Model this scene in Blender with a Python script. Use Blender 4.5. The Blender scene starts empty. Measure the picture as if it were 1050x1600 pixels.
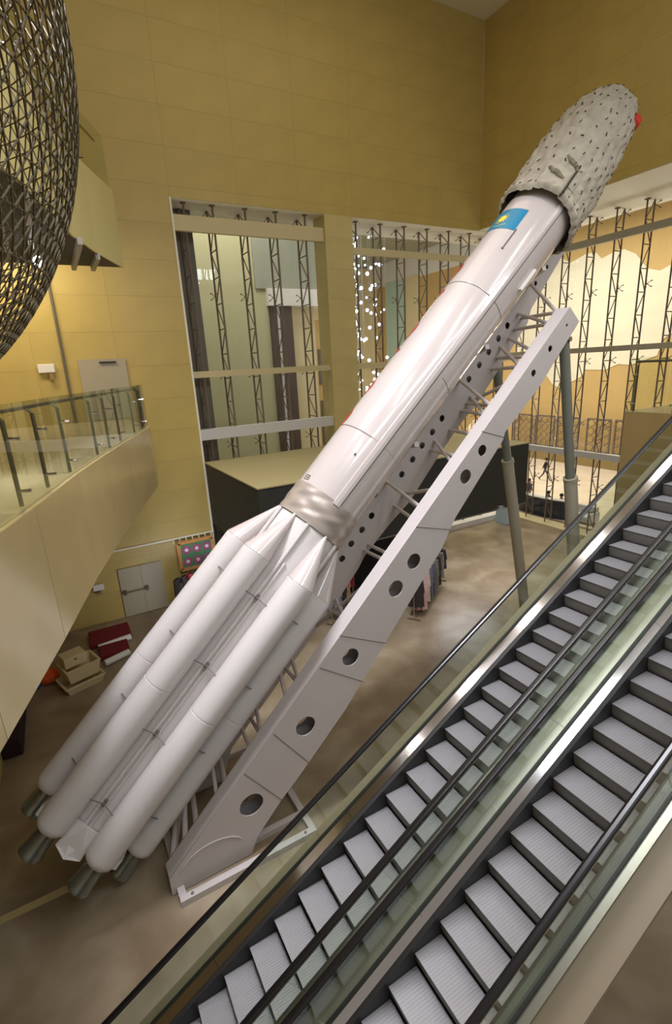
import bpy, bmesh, math, random
from mathutils import Vector, Matrix
random.seed(7)
R = math.radians
S = bpy.context.scene
COL = S.collection

# ---------------------------------------------------------------- camera
F_PX, PITCH, ROLL, YAW, EYE = 772.88, 0.28465, -0.05428, 0.50126, 9.2
fw = Vector((math.sin(YAW)*math.cos(PITCH), math.cos(YAW)*math.cos(PITCH), -math.sin(PITCH)))
rt = fw.cross(Vector((0, 0, 1))).normalized()
up = rt.cross(fw)
r2 = rt*math.cos(ROLL) + up*math.sin(ROLL)
u2 = -rt*math.sin(ROLL) + up*math.cos(ROLL)
cd = bpy.data.cameras.new('camera')
cam = bpy.data.objects.new('camera', cd)
COL.objects.link(cam)
cd.sensor_fit = 'HORIZONTAL'
cd.sensor_width = 36
cd.lens = F_PX/1050*36
cd.clip_start = .05
cd.clip_end = 300
m = Matrix((r2, u2, -fw)).transposed().to_4x4()
m.translation = (0, 0, EYE)
cam.matrix_world = m
S.camera = cam

# ---------------------------------------------------------------- world, exposure
W = bpy.data.worlds.new('world')
S.world = W
W.use_nodes = True
W.node_tree.nodes['Background'].inputs[0].default_value = (1.0, .93, .84, 1)
W.node_tree.nodes['Background'].inputs[1].default_value = .34
S.view_settings.view_transform = 'Standard'
S.view_settings.look = 'None'
S.view_settings.exposure = 0.0
S.view_settings.gamma = 1
S.view_settings.use_curve_mapping = False


def area(name, loc, aim, sx, sy, power, col):
    l = bpy.data.lights.new(name, 'AREA')
    l.shape = 'RECTANGLE'
    l.size, l.size_y = sx, sy
    l.energy = power
    l.color = col
    o = bpy.data.objects.new(name, l)
    COL.objects.link(o)
    o.location = loc
    d = Vector(aim) - Vector(loc)
    o.rotation_euler = d.to_track_quat('-Z', 'Y').to_euler()
    return o


WARM, NEUT, COOL = (1, .86, .62), (1, .96, .93), (.86, .93, 1)
area('ceiling_and_fill_light', (8, 12, 23.2), (8, 12, 0), 12, 8, 330, WARM)
l_ = area('ceiling_and_fill_light', (1.2, 7.0, 23.0), (4.5, 8.6, 3), 4, 4, 800, (.93, .93, 1))  # added overhead lamp, unseen, brightens the girder's top faces
l_.data.spread = R(75)
area('hall_and_fill_light', (29, 24, 17.5), (31, 24, 0), 12, 12, 2300, (1, .93, .82))
area('hall_and_fill_light', (20, 36, 18.5), (24, 36, 0), 14, 10, 3000, (1, .94, .86))
area('shop_and_fill_light', (9, 24.6, 20.5), (9, 26.0, 0), 6, 3, 700, (1, .97, .9))
area('gallery_light', (-1.0, 17.6, 13.4), (-1.2, 20, 8.5), 4, .8, 230, (1, .86, .62))
area('shop_and_fill_light', (15.0, 15.2, 3.12), (14.5, 14.5, 0), 2.5, 1.6, 150, (.95, .95, 1))
area('shop_and_fill_light', (3.4, 16.2, .9), (3.4, 20, 4.6), 1.6, 1.2, 55, (.9, .93, 1))  # added cool fill near the floor, unseen, brightens the lower back wall
area('hall_and_fill_light', (27.5, 16, 5), (21.5, 17, 15.2), 1.5, 5, 420, (1, .95, .85))  # added unseen uplight, stands in for floor bounce onto the soffit
for i, (x, y) in enumerate(((2.5, -3.5), (7.5, -3.5), (12.5, -3.5))):
    area('escalator_light', (x, y, 17.5), (x-.5, 6, 3), 4.0, 1.2, 290, COOL)
for i, (x, y) in enumerate(((-2, 3), (1.2, 3), (4.4, 3), (7.6, 3), (10.8, 3), (14, 3))):
    area('tube_light', (x, y, 15.5), (x, y, 0), .16, 3.2, 100, NEUT)

# ---------------------------------------------------------------- materials


def srgb(c):
    f = lambda v: (v/255/12.92) if v/255 <= .04045 else ((v/255+.055)/1.055)**2.4
    return (f(c[0]), f(c[1]), f(c[2]), 1)


def mat(name, rgb, rough=.5, metal=0., coat=0., noise=0., nscale=3., bump=0., bscale=30., var=0., spec=.5, emit=None, estr=0., stretch=None):
    m = bpy.data.materials.new(name)
    m.use_nodes = True
    nt = m.node_tree
    b = nt.nodes['Principled BSDF']
    b.inputs['Base Color'].default_value = srgb(rgb)
    b.inputs['Roughness'].default_value = rough
    b.inputs['Metallic'].default_value = metal
    b.inputs['Coat Weight'].default_value = coat
    b.inputs['Coat Roughness'].default_value = .08
    b.inputs['Specular IOR Level'].default_value = spec
    if emit:
        b.inputs['Emission Color'].default_value = srgb(emit)
        b.inputs['Emission Strength'].default_value = estr
    tc = None
    if noise or bump:
        tc = nt.nodes.new('ShaderNodeTexCoord')
        mp = nt.nodes.new('ShaderNodeMapping')
        nt.links.new(tc.outputs['Object'], mp.inputs[0])
        if stretch:
            mp.inputs['Scale'].default_value = stretch
    src = None
    if noise:
        n = nt.nodes.new('ShaderNodeTexNoise')
        n.inputs['Scale'].default_value = nscale
        n.inputs['Detail'].default_value = 6
        nt.links.new(mp.outputs[0], n.inputs[0])
        mr = nt.nodes.new('ShaderNodeMapRange')
        mr.inputs[1].default_value = .3
        mr.inputs[2].default_value = .7
        mr.inputs[3].default_value = 1-noise
        mr.inputs[4].default_value = 1+noise
        nt.links.new(n.outputs[0], mr.inputs[0])
        src = mr.outputs[0]
    if var:
        oi = nt.nodes.new('ShaderNodeObjectInfo')
        mr2 = nt.nodes.new('ShaderNodeMapRange')
        mr2.inputs[3].default_value = 1-var
        mr2.inputs[4].default_value = 1+var
        nt.links.new(oi.outputs['Random'], mr2.inputs[0])
        if src:
            mu = nt.nodes.new('ShaderNodeMath')
            mu.operation = 'MULTIPLY'
            nt.links.new(src, mu.inputs[0])
            nt.links.new(mr2.outputs[0], mu.inputs[1])
            src = mu.outputs[0]
        else:
            src = mr2.outputs[0]
    if src:
        vm = nt.nodes.new('ShaderNodeVectorMath')
        vm.operation = 'SCALE'
        vm.inputs[0].default_value = srgb(rgb)[:3]
        nt.links.new(src, vm.inputs['Scale'])
        nt.links.new(vm.outputs[0], b.inputs['Base Color'])
    if bump:
        n2 = nt.nodes.new('ShaderNodeTexNoise')
        n2.inputs['Scale'].default_value = bscale
        n2.inputs['Detail'].default_value = 4
        nt.links.new(mp.outputs[0], n2.inputs[0])
        bp = nt.nodes.new('ShaderNodeBump')
        bp.inputs['Strength'].default_value = bump
        bp.inputs['Distance'].default_value = .02
        nt.links.new(n2.outputs[0], bp.inputs['Height'])
        nt.links.new(bp.outputs[0], b.inputs['Normal'])
    return m


def glassmat(name, tint, refl=1.0, rough=.02):
    m = bpy.data.materials.new(name)
    m.use_nodes = True
    nt = m.node_tree
    nt.nodes.clear()
    o = nt.nodes.new('ShaderNodeOutputMaterial')
    tr = nt.nodes.new('ShaderNodeBsdfTransparent')
    tr.inputs[0].default_value = tint + (1,)
    gl = nt.nodes.new('ShaderNodeBsdfGlossy')
    gl.inputs['Roughness'].default_value = rough
    # Schlick reflectance, the same from both sides of the pane
    lw = nt.nodes.new('ShaderNodeLayerWeight')
    lw.inputs[0].default_value = .5
    pw_ = nt.nodes.new('ShaderNodeMath')
    pw_.operation = 'POWER'
    pw_.inputs[1].default_value = 5
    nt.links.new(lw.outputs['Facing'], pw_.inputs[0])
    mu = nt.nodes.new('ShaderNodeMath')
    mu.operation = 'MULTIPLY_ADD'
    mu.inputs[1].default_value = .8*refl
    mu.inputs[2].default_value = .035*refl
    nt.links.new(pw_.outputs[0], mu.inputs[0])
    mx = nt.nodes.new('ShaderNodeMixShader')
    nt.links.new(mu.outputs[0], mx.inputs[0])
    nt.links.new(tr.outputs[0], mx.inputs[1])
    nt.links.new(gl.outputs[0], mx.inputs[2])
    nt.links.new(mx.outputs[0], o.inputs[0])
    return m


M = {}
M['wall'] = mat('wall_stone', (190, 168, 100), .42, noise=.05, nscale=1.2, var=.012, spec=.4)
M['wallbase'] = mat('wall_joint', (174, 153, 91), .8)
M['pillar'] = mat('pillar_stone_lit', (200, 184, 126), .45, noise=.04, nscale=1.5, var=.03)  # wall stone made lighter, the pier's stronger lighting put into its colour
M['ceiling'] = mat('ceiling_paint', (226, 222, 200), .8)
M['soffit'] = mat('soffit_paint', (235, 232, 218), .7)
M['beam'] = mat('beam_paint', (205, 192, 150), .6)
M['lowbeam'] = mat('beam_metal', (205, 205, 205), .5)
M['steel'] = mat('truss_steel', (120, 106, 94), .55, metal=.1)
M['darkpanel'] = mat('dark_panel', (104, 100, 88), .5)
M['box'] = mat('black_box', (44, 44, 38), .7, noise=.12, nscale=2)
M['boxtop'] = mat('box_top', (164, 152, 108), .7)
M['fascia'] = mat('fascia_stone', (180, 161, 114), .22, noise=.04, nscale=1.5, coat=.1, var=.02)
M['slab'] = mat('slab_under', (70, 64, 56), .8)
M['slat'] = mat('slat', (150, 142, 128), .6)
M['gfloor'] = mat('gallery_floor', (205, 190, 158), .25, noise=.05)
M['brown'] = mat('brown_cladding', (146, 124, 78), .35, noise=.04)
M['rail'] = mat('rail_steel', (105, 98, 82), .35, metal=.8)
M['rocket'] = mat('rocket_white', (188, 178, 174), .2, coat=.5, noise=.015, nscale=2)
M['boost'] = mat('booster_white', (208, 202, 200), .42, coat=.15, noise=.02, nscale=2)
M['line'] = mat('seam_dark', (112, 104, 100), .6)
M['tape'] = mat('tape_silver', (172, 160, 150), .36, metal=.35, bump=.25, bscale=5, stretch=(1, 1, 1))
M['quilt'] = mat('quilt_cloth', (164, 156, 140), .9, noise=.12, nscale=3, bump=.5, bscale=14)
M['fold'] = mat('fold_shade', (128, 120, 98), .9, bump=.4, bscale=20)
M['slit'] = mat('quilt_tie', (66, 60, 48), .9)
M['redcap'] = mat('red_cover', (186, 48, 36), .7, bump=.4, bscale=20)
M['red'] = mat('red_paint', (165, 60, 52), .35)
M['teal'] = mat('flag_teal', (20, 120, 156), .3)
M['yellow'] = mat('flag_yellow', (226, 206, 70), .35)
M['black'] = mat('black_paint', (28, 26, 26), .4)
M['girder'] = mat('girder_grey', (192, 184, 182), .42, noise=.02, nscale=2)
M['strut'] = mat('strut_grey', (168, 162, 144), .42)
M['strutdark'] = mat('strut_dark', (118, 122, 112), .42)
M['nozzle'] = mat('nozzle_metal', (126, 128, 118), .25, metal=.7)
M['tread'] = mat('tread_grey', (142, 140, 143), .4, metal=.25, noise=.03, nscale=5)
M['riser'] = mat('riser_grey', (110, 106, 100), .55, metal=.2)
M['skirt'] = mat('skirt_dark', (52, 50, 50), .5, metal=.3)
M['inox'] = mat('stainless', (196, 190, 188), .12, metal=1, noise=.03, nscale=3)
M['inox2'] = mat('stainless_dull', (170, 166, 156), .38, metal=.9, noise=.04)
M['rubber'] = mat('handrail_rubber', (22, 20, 22), .28)
M['seal'] = mat('seal_dark', (44, 44, 40), .5)
M['clad'] = mat('escalator_cladding', (126, 113, 92), .4)
M['glass'] = glassmat('escalator_glass', (.90, .95, .90), 1.5)
M['glass2'] = glassmat('railing_glass', (.93, .96, .90), 1.3)
M['wglass'] = glassmat('window_glass', (.975, .985, .97), .5)
M['lattice'] = mat('lattice_dark', (84, 73, 46), .5, metal=.2)
M['white'] = mat('white_plain', (232, 230, 226), .5)
M['cream'] = mat('cream_plain', (226, 212, 170), .7)
M['olive'] = mat('olive_wall', (196, 193, 156), .7)
M['grey'] = mat('grey_wall', (160, 164, 150), .7)
M['gold'] = mat('gold_wall', (204, 172, 112), .7, noise=.04, nscale=.6)
M['tealwall'] = mat('pale_teal', (185, 212, 200), .6)
M['darkcol'] = mat('dark_column', (92, 76, 66), .4)
M['door'] = mat('door_grey', (172, 162, 140), .5)
M['navy'] = mat('navy_panel', (48, 54, 74), .5)
M['lamp'] = mat('lamp_glow', (255, 255, 255), .5, emit=(235, 242, 255), estr=14)
M['lampwarm'] = mat('spot_glow', (255, 255, 255), .5, emit=(230, 236, 255), estr=22)
M['crystal'] = mat('crystal_glow', (255, 255, 255), .5, emit=(214, 230, 255), estr=5)


def concrete(name, c1, c2, c3, rough):
    m = bpy.data.materials.new(name)
    m.use_nodes = True
    nt = m.node_tree
    b = nt.nodes['Principled BSDF']
    tc = nt.nodes.new('ShaderNodeTexCoord')
    n = nt.nodes.new('ShaderNodeTexNoise')
    n.inputs['Scale'].default_value = .8
    n.inputs['Detail'].default_value = 8
    n.inputs['Distortion'].default_value = .35
    nt.links.new(tc.outputs['Object'], n.inputs[0])
    cr = nt.nodes.new('ShaderNodeValToRGB')
    e = cr.color_ramp.elements
    e[0].position, e[0].color = .3, srgb(c1)
    e[1].position, e[1].color = .72, srgb(c3)
    k = cr.color_ramp.elements.new(.5)
    k.color = srgb(c2)
    nt.links.new(n.outputs[0], cr.inputs[0])
    nt.links.new(cr.outputs[0], b.inputs['Base Color'])
    n2 = nt.nodes.new('ShaderNodeTexNoise')
    n2.inputs['Scale'].default_value = 1.4
    n2.inputs['Detail'].default_value = 5
    nt.links.new(tc.outputs['Object'], n2.inputs[0])
    mr = nt.nodes.new('ShaderNodeMapRange')
    mr.inputs[3].default_value = rough-.08
    mr.inputs[4].default_value = rough+.16
    nt.links.new(n2.outputs[0], mr.inputs[0])
    nt.links.new(mr.outputs[0], b.inputs['Roughness'])
    return m


M['floor'] = concrete('polished_concrete', (124, 107, 84), (146, 130, 107), (168, 154, 132), .3)
M['palefloor'] = concrete('pale_floor', (226, 208, 184), (234, 218, 196), (242, 228, 210), .5)

# ---------------------------------------------------------------- mesh helpers


class MB:
    def __init__(s):
        s.v, s.f, s.sm = [], [], []

    def add(s, vs, fs, smooth=False):
        n = len(s.v)
        s.v += [tuple(v) for v in vs]
        s.f += [tuple(i+n for i in f) for f in fs]
        s.sm += [smooth]*len(fs)
        return s

    def box(s, x0, x1, y0, y1, z0, z1):
        return s.hexa([(x, y, z) for z in (z0, z1) for x, y in ((x0, y0), (x1, y0), (x1, y1), (x0, y1))])

    def hexa(s, p):
        return s.add(p, [(3, 2, 1, 0), (4, 5, 6, 7), (0, 1, 5, 4), (1, 2, 6, 5), (2, 3, 7, 6), (3, 0, 4, 7)])

    def beam(s, a, b, w, h, upv=(0, 0, 1)):
        a, b = Vector(a), Vector(b)
        d = (b-a).normalized()
        u = Vector(upv)
        if abs(d.dot(u)) > .98:
            u = Vector((1, 0, 0))
        r = d.cross(u).normalized()
        u = r.cross(d)
        q = [(-1, -1), (1, -1), (1, 1), (-1, 1)]
        return s.hexa([c + r*(i*w/2) + u*(j*h/2) for c in (a, b) for i, j in q])

    def tube(s, a, b, ra, rb=None, n=10, cap=True):
        rb = ra if rb is None else rb
        a, b = Vector(a), Vector(b)
        d = (b-a).normalized()
        u = Vector((0, 0, 1)) if abs(d.z) < .95 else Vector((1, 0, 0))
        r = d.cross(u).normalized()
        u = r.cross(d)
        vs = []
        for c, q in ((a, ra), (b, rb)):
            for i in range(n):
                t = 2*math.pi*i/n
                vs.append(c + r*(q*math.cos(t)) + u*(q*math.sin(t)))
        s.add(vs, [(i, (i+1) % n, n+(i+1) % n, n+i) for i in range(n)], True)
        if cap:
            s.add(vs[:n], [tuple(range(n))[::-1]])
            s.add(vs[n:], [tuple(range(n))])
        return s

    def prism(s, poly, vec):
        n = len(poly)
        vec = Vector(vec)
        a = [Vector(p) for p in poly]
        b = [p+vec for p in a]
        return s.add(a+b, [tuple(range(n))[::-1], tuple(range(n, 2*n))] + [(i, (i+1) % n, n+(i+1) % n, n+i) for i in range(n)])

    def grid(s, fn, nu, nv, closed=False, smooth=True):
        vs = [fn(i, j) for j in range(nv) for i in range(nu)]
        fs = []
        for j in range(nv-1):
            for i in range(nu if closed else nu-1):
                k = (i+1) % nu
                fs.append((j*nu+i, j*nu+k, (j+1)*nu+k, (j+1)*nu+i))
        return s.add(vs, fs, smooth)

    def ball(s, c, r, n=8, m=6, sc=(1, 1, 1)):
        c = Vector(c)
        return s.grid(lambda i, j: c + Vector((sc[0]*r*math.sin(math.pi*j/m)*math.cos(2*math.pi*i/n), sc[1]*r*math.sin(math.pi*j/m)*math.sin(2*math.pi*i/n), sc[2]*r*math.cos(math.pi*j/m))), n, m+1, True)

    def build(s, name, mt, parent=None, bevel=0):
        me = bpy.data.meshes.new(name)
        me.from_pydata(s.v, [], s.f)
        me.polygons.foreach_set('use_smooth', s.sm)
        me.update()
        bm = bmesh.new()
        bm.from_mesh(me)
        bmesh.ops.recalc_face_normals(bm, faces=bm.faces)
        bm.to_mesh(me)
        bm.free()
        if any(s.sm):
            me.set_sharp_from_angle(angle=R(38))
        me.materials.append(mt)
        return link(name, me, parent, bevel)


def link(name, me, parent=None, bevel=0):
    o = bpy.data.objects.new(name, me)
    COL.objects.link(o)
    if parent:
        o.parent = parent
        o.matrix_parent_inverse = parent_inv(parent)
    if bevel:
        b = o.modifiers.new('bevel', 'BEVEL')
        b.width = bevel
        b.segments = 2
        b.limit_method = 'ANGLE'
    return o


def world_loc(p):
    mtx = Matrix.Translation(p.location) @ p.rotation_euler.to_matrix().to_4x4()
    return mtx if p.parent is None else world_loc(p.parent) @ p.matrix_parent_inverse @ mtx


def parent_inv(p):
    return world_loc(p).inverted()


def tag(o, label=None, cat=None, group=None, kind=None):
    if label:
        o['label'] = label
    if cat:
        o['category'] = cat
    if group:
        o['group'] = group
    if kind:
        o['kind'] = kind
    return o


def thing(name, loc, label=None, cat=None, group=None, kind=None):
    o = bpy.data.objects.new(name, None)
    COL.objects.link(o)
    o.location = loc
    o.empty_display_size = .2
    return tag(o, label, cat, group, kind)


def struct(o):
    o['kind'] = 'structure'
    return o


def inst(name, src, parent, loc):
    o = bpy.data.objects.new(name, src)
    COL.objects.link(o)
    if parent:
        o.parent = parent
        o.matrix_parent_inverse = parent_inv(parent)
    o.location = loc
    return o


# ================================================================ SETTING
struct(MB().box(-9, 24.4, -6, 34, -.3, 0).build('floor', M['floor']))
struct(MB().box(24.4, 46, 2, 60, -.3, 0).build('floor', M['palefloor']))
struct(MB().box(-9, 20.5, -6, 20.7, 23.6, 23.9).build('ceiling', M['ceiling']))
struct(MB().box(19.88, 24.6, 3, 20.05, 15.28, 15.6).build('ceiling', M['soffit']))
struct(MB().box(4.99, 24.6, 20.04, 22.4, 15.23, 15.6).build('ceiling', M['soffit']))

rects_back = [(-8, 4.97, 0, 23.6), (4.97, 12.5, 15.25, 23.6), (12.5, 19.84, 15.25, 23.6)]
wb = MB()
for x0, x1, z0, z1 in rects_back:
    wb.box(x0, x1, 20.03, 20.7, z0, z1)
wb = struct(wb.build('wall_back', M['wallbase']))


def panels(parent, x0, x1, z0, z1, pw, ph, place, mt, zoff=0):
    nx = max(1, round((x1-x0)/pw))
    zs = [z0]
    z = math.floor(z0/ph)*ph + ph + zoff
    while z < z1-.15:
        if z > z0+.15:
            zs.append(z)
        z += ph
    zs.append(z1)
    g = .0018
    cache = {}
    for j in range(len(zs)-1):
        for i in range(nx):
            w = (x1-x0)/nx
            h = zs[j+1]-zs[j]
            k = round(h, 3)
            if k not in cache:
                p = MB()
                place(p, w-2*g, h-2*g)
                o = p.build('wall_panel', mt)
                cache[k] = o.data
                COL.objects.unlink(o)
                bpy.data.objects.remove(o)
            yield cache[k], x0+i*w+g, zs[j]+g


def back_place(p, w, h):
    p.box(0, w, 0, .034, 0, h)


for x0, x1, z0, z1 in rects_back:
    for me, a, b in panels(wb, x0, x1, z0, z1, 2.45, 1.2, back_place, M['wall']):
        inst('wall_panel', me, wb, (a, 20.0, b))
pl = struct(MB().box(11.18, 12.48, 20.03, 21.0, 0, 15.25).build('wall_pier', M['wallbase']))
for me, a, b in panels(pl, 11.15, 12.5, 0, 15.25, 1.4, 1.2, back_place, M['pillar']):
    inst('wall_panel', me, pl, (a, 19.99, b))
for me, a, b in panels(pl, 20.03, 21.0, 0, 15.25, 1.4, 1.2, lambda p, w, h: p.box(0, .03, 0, w, 0, h), M['pillar']):
    inst('wall_panel', me, pl, (11.15, a, b))

wr = struct(MB().box(19.87, 20.5, -2, 20, 15.3, 23.6).build('wall_right', M['wallbase']))
for me, a, b in panels(wr, -2, 20, 15.3, 23.6, 2.45, 1.2, lambda p, w, h: p.box(0, .034, 0, w, 0, h), M['wall']):
    inst('wall_panel', me, wr, (19.84, a, b))
struct(MB().box(-8.3, -8, -2, 20, 0, 23.6).build('wall_left', M['wall']))
struct(MB().box(-2.9, -2.72, 9.6, 20, 0, 6.1).build('wall_left', M['wall']))
# pale reveal around the left window and vertical pipe on the wall
struct(MB().box(4.93, 5.0, 19.96, 20.05, 0, 15.25).build('trim_1', M['soffit']))
struct(MB().tube((.66, 19.93, 7.8), (.66, 19.93, 13.0), .045, n=8).build('trim_2', M['darkpanel']))
struct(MB().box(-2.7, 4.97, 19.94, 20.0, 2.80, 2.86).build('trim_3', M['soffit']))
struct(MB().box(-2.5, .1, 8.74, 8.86, 0, .05).build('trim_4', M['fascia']))


# ---- windows: truss mullions, transoms, panes
def truss_mesh(depth, h, axis, rung=.95):
    """near chord at origin, far chord `depth` away along +axis"""
    m_ = MB()
    ax = Vector(axis)
    m_.tube((0, 0, 0), (0, 0, h), .04, n=6)
    m_.tube(ax*depth, ax*depth+Vector((0, 0, h)), .04, n=6)
    z, k = .15, 0
    while z < h-.1:
        z2 = min(z+rung, h)
        m_.tube((0, 0, z), ax*depth+Vector((0, 0, z)), .023, n=5)
        a, b = ((0, 0, z), ax*depth+Vector((0, 0, z2))) if k % 2 else (ax*depth+Vector((0, 0, z)), (0, 0, z2))
        m_.tube(a, b, .023, n=5)
        z = z2
        k += 1
    m_.box(-.09, .09, -.09, .09, h-.03, h)
    return m_


def hook_mesh(axis):
    """a four-armed glass fitting"""
    ax = Vector(axis)
    sd = Vector((0, 0, 1)).cross(ax)
    m_ = MB()
    m_.tube((0, 0, 0), ax*.14, .022, n=6)
    for a in (-1, 1):
        for b in (-1, 1):
            e = ax*.2 + sd*(a*.12) + Vector((0, 0, b*.12))
            e2 = e + ax*.07 - sd*(a*.0)
            m_.tube(ax*.12, e, .014, n=5)
            m_.tube(e, e2, .026, n=6)
    return m_


def window(name, axis, base_pts, depth, h, transoms, hooks_z, glass):
    w = struct(thing(name, base_pts[0]))
    tm = truss_mesh(depth, h, axis).build('truss_mullion', M['steel'], w)
    hm = hook_mesh(axis).build('glass_fitting', M['steel'], tm)
    tme, hme = tm.data, hm.data
    for o in (hm, tm):
        COL.objects.unlink(o)
        bpy.data.objects.remove(o)
    for p in base_pts:
        t = inst('truss_mullion', tme, w, p)
        for z in hooks_z:
            inst('glass_fitting', hme, t, Vector(p)+Vector(axis)*depth+Vector((0, 0, z)))
    for a, b, wd, hh, mt in transoms:
        MB().beam(a, b, wd, hh).build('transom', mt, w)
    for a, b, z0, z1 in glass:
        a, b = Vector(a), Vector(b)
        MB().prism([a+Vector((0, 0, z0)), b+Vector((0, 0, z0)), b+Vector((0, 0, z1)), a+Vector((0, 0, z1))], Vector(axis)*.012).build('pane', M['wglass'], w)
    return w


HOOKS = (2.5, 5.9, 8.8, 11.9, 14.9)
b1 = [(x, 20.35, .3) for x in (5.5, 6.58, 7.86, 9.13, 10.43)]
tr1 = [((4.97, 20.2, 14.5), (11.15, 20.2, 14.5), .16, .52, M['beam']),
       ((4.97, 20.2, 9.19), (11.15, 20.2, 9.19), .16, .24, M['beam']),
       ((4.97, 20.25, 6.84), (11.15, 20.25, 6.84), .3, .42, M['lowbeam']),
       ((4.97, 20.3, .15), (11.15, 20.3, .15), .3, .3, M['beam'])]


def panes(x0, x1, n, y):
    out = []
    for i in range(n):
        for z0, z1 in ((.3, 6.0), (6.02, 9.18), (9.2, 15.2)):
            a = x0+(x1-x0)*i/n+.01
            b = x0+(x1-x0)*(i+1)/n-.01
            out.append(((a, y, 0), (b, y, 0), z0, z1))
    return out


w1 = window('window_1', (0, 1, 0), b1, .75, 14.93, tr1, HOOKS, panes(4.97, 11.15, 5, 21.42))
MB().box(5.02, 5.95, 21.15, 21.38, .3, 15.2).build('side_panel', M['darkpanel'], w1)
b2 = [(x, 20.5, .3) for x in (12.98, 14.27, 15.6, 16.95, 18.3, 19.65, 21.0, 22.35)]
tr2 = [((12.5, 20.25, 14.0), (23.3, 20.25, 14.0), .16, .27, M['beam']),
       ((12.5, 20.25, 9.18), (23.3, 20.25, 9.18), .16, .26, M['beam']),
       ((12.5, 20.25, 4.3), (23.3, 20.25, 4.3), .16, .3, M['beam']),
       ((12.5, 20.3, .15), (23.5, 20.3, .15), .5, .3, M['white'])]
w2 = window('window_2', (0, 1, 0), b2, .6, 14.93, tr2, HOOKS, panes(12.5, 23.3, 8, 21.4))
b3 = [(23.28, y, .12) for y in (20.4, 19.1, 17.8, 16.48, 15.17, 13.87, 12.57, 11.27, 9.97, 8.6)]
tr3 = [((23.05, 21, 14.1), (23.05, 5, 14.1), .2, .3, M['strut']),
       ((23.05, 21, 9.35), (23.05, 5, 9.35), .2, .24, M['strut']),
       ((23.05, 21, 4.3), (23.05, 5, 4.3), .25, .3, M['lowbeam']),
       ((23.3, 21, .06), (23.3, 5, .06), .9, .12, M['beam'])]


def panes_y(y0, y1, n, x):
    out = []
    for i in range(n):
        for z0, z1 in ((.12, 4.2), (4.22, 9.3), (9.32, 15.25)):
            a = y0+(y1-y0)*i/n+.01
            b = y0+(y1-y0)*(i+1)/n-.01
            out.append(((x, a, 0), (x, b, 0), z0, z1))
    return out


w3 = window('window_3', (1, 0, 0), b3, .52, 15.15, tr3, (2.4, 5.6, 8.7, 11.9, 15.0), panes_y(7, 21, 10, 24.2))

# ---- the halls beyond the glass
wfar = struct(MB().box(39.2, 39.6, 2, 62, 0, 21.5).build('wall_far', M['gold']))
struct(MB().box(39.1, 39.25, 34, 62, 18.6, 21.5).build('wall_far_fascia', M['white']))
for y0, y1, mt, nm in ((48.7, 51.4, 'cream', 'wall_far_strip'), (51.4, 55.3, 'tealwall', 'wall_far_strip'), (57.4, 62, 'cream', 'wall_far_strip')):
    MB().box(39.05, 39.2, y0, y1, 0, 18.9).build(nm, M[mt], wfar)
# pale jagged-edged patch on the gold wall
lo = [(33.4, 9.3), (32.2, 8.1), (30.9, 7.9), (29.8, 7.4), (29.3, 6.8), (28.6, 6.5), (27.8, 6.2), (27.6, 6.9), (26.6, 7.4), (26.3, 7.95), (24.6, 7.9), (23.6, 8.3), (22.6, 8.2), (20.8, 8.8), (20.5, 9.9), (19.6, 10.5), (17, 10.8)]
hi = [(17, 14.0), (19.8, 14.9), (20.5, 14.7), (21.3, 14.4), (22.2, 14.7), (23.1, 15.8), (24.0, 16.3), (24.7, 16.3), (25.7, 16.0), (26.2, 16.5), (27.0, 16.6), (28.4, 16.2), (29.6, 17.0), (31.2, 16.7), (33.4, 15.0)]
sy = 39.05/38
jit = []
for (y, z) in lo+hi:
    jit.append((39.14, y*sy, EYE+(z-EYE)*sy))
MB().prism(jit, (.05, 0, 0)).build('pale_patch', mat('pale_patch', (236, 228, 204), .7, noise=.04, nscale=.5, stretch=(1, .3, 2)), wfar)
struct(MB().box(38.6, 39.2, 12, 45, 0, .95).build('trim_5', M['brown']))
struct(MB().box(10, 40, 58, 58.4, 0, 21).build('wall_north', M['cream']))
struct(MB().box(4, 40, 22.4, 60, 21.2, 21.5).build('ceiling', M['grey']))
struct(MB().box(24.6, 40, 2, 22.4, 19.8, 20.1).build('ceiling', M['ceiling']))
# wall seen through the left window
struct(MB().box(3, 11.7, 28, 28.3, 0, 21).build('wall_north', M['olive']))
struct(MB().box(13.1, 14.75, 28.3, 28.6, 0, 12.7).build('wall_north', M['cream']))
struct(MB().box(14.75, 16.8, 28.4, 28.7, 0, 12.0).build('wall_north', M['gold']))
struct(MB().box(11.0, 16.8, 27.9, 28.2, 13.6, 21.2).build('wall_north', M['grey']))
struct(MB().box(11.6, 16.8, 27.7, 28.9, 12.7, 13.6).build('trim_6', M['white']))
struct(MB().box(11.7, 13.1, 27.9, 28.9, 0, 12.7).build('wall_column', M['darkcol']))
struct(MB().box(12.15, 12.28, 27.84, 27.9, 0, 12.7).build('trim_7', M['lowbeam']))
struct(MB().box(14.9, 16.4, 28.34, 28.4, 8.2, 10.3).build('window_4', M['darkpanel']))
struct(MB().box(14.9, 16.4, 28.34, 28.4, 4.4, 7.2).build('window_5', M['darkpanel']))

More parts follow.
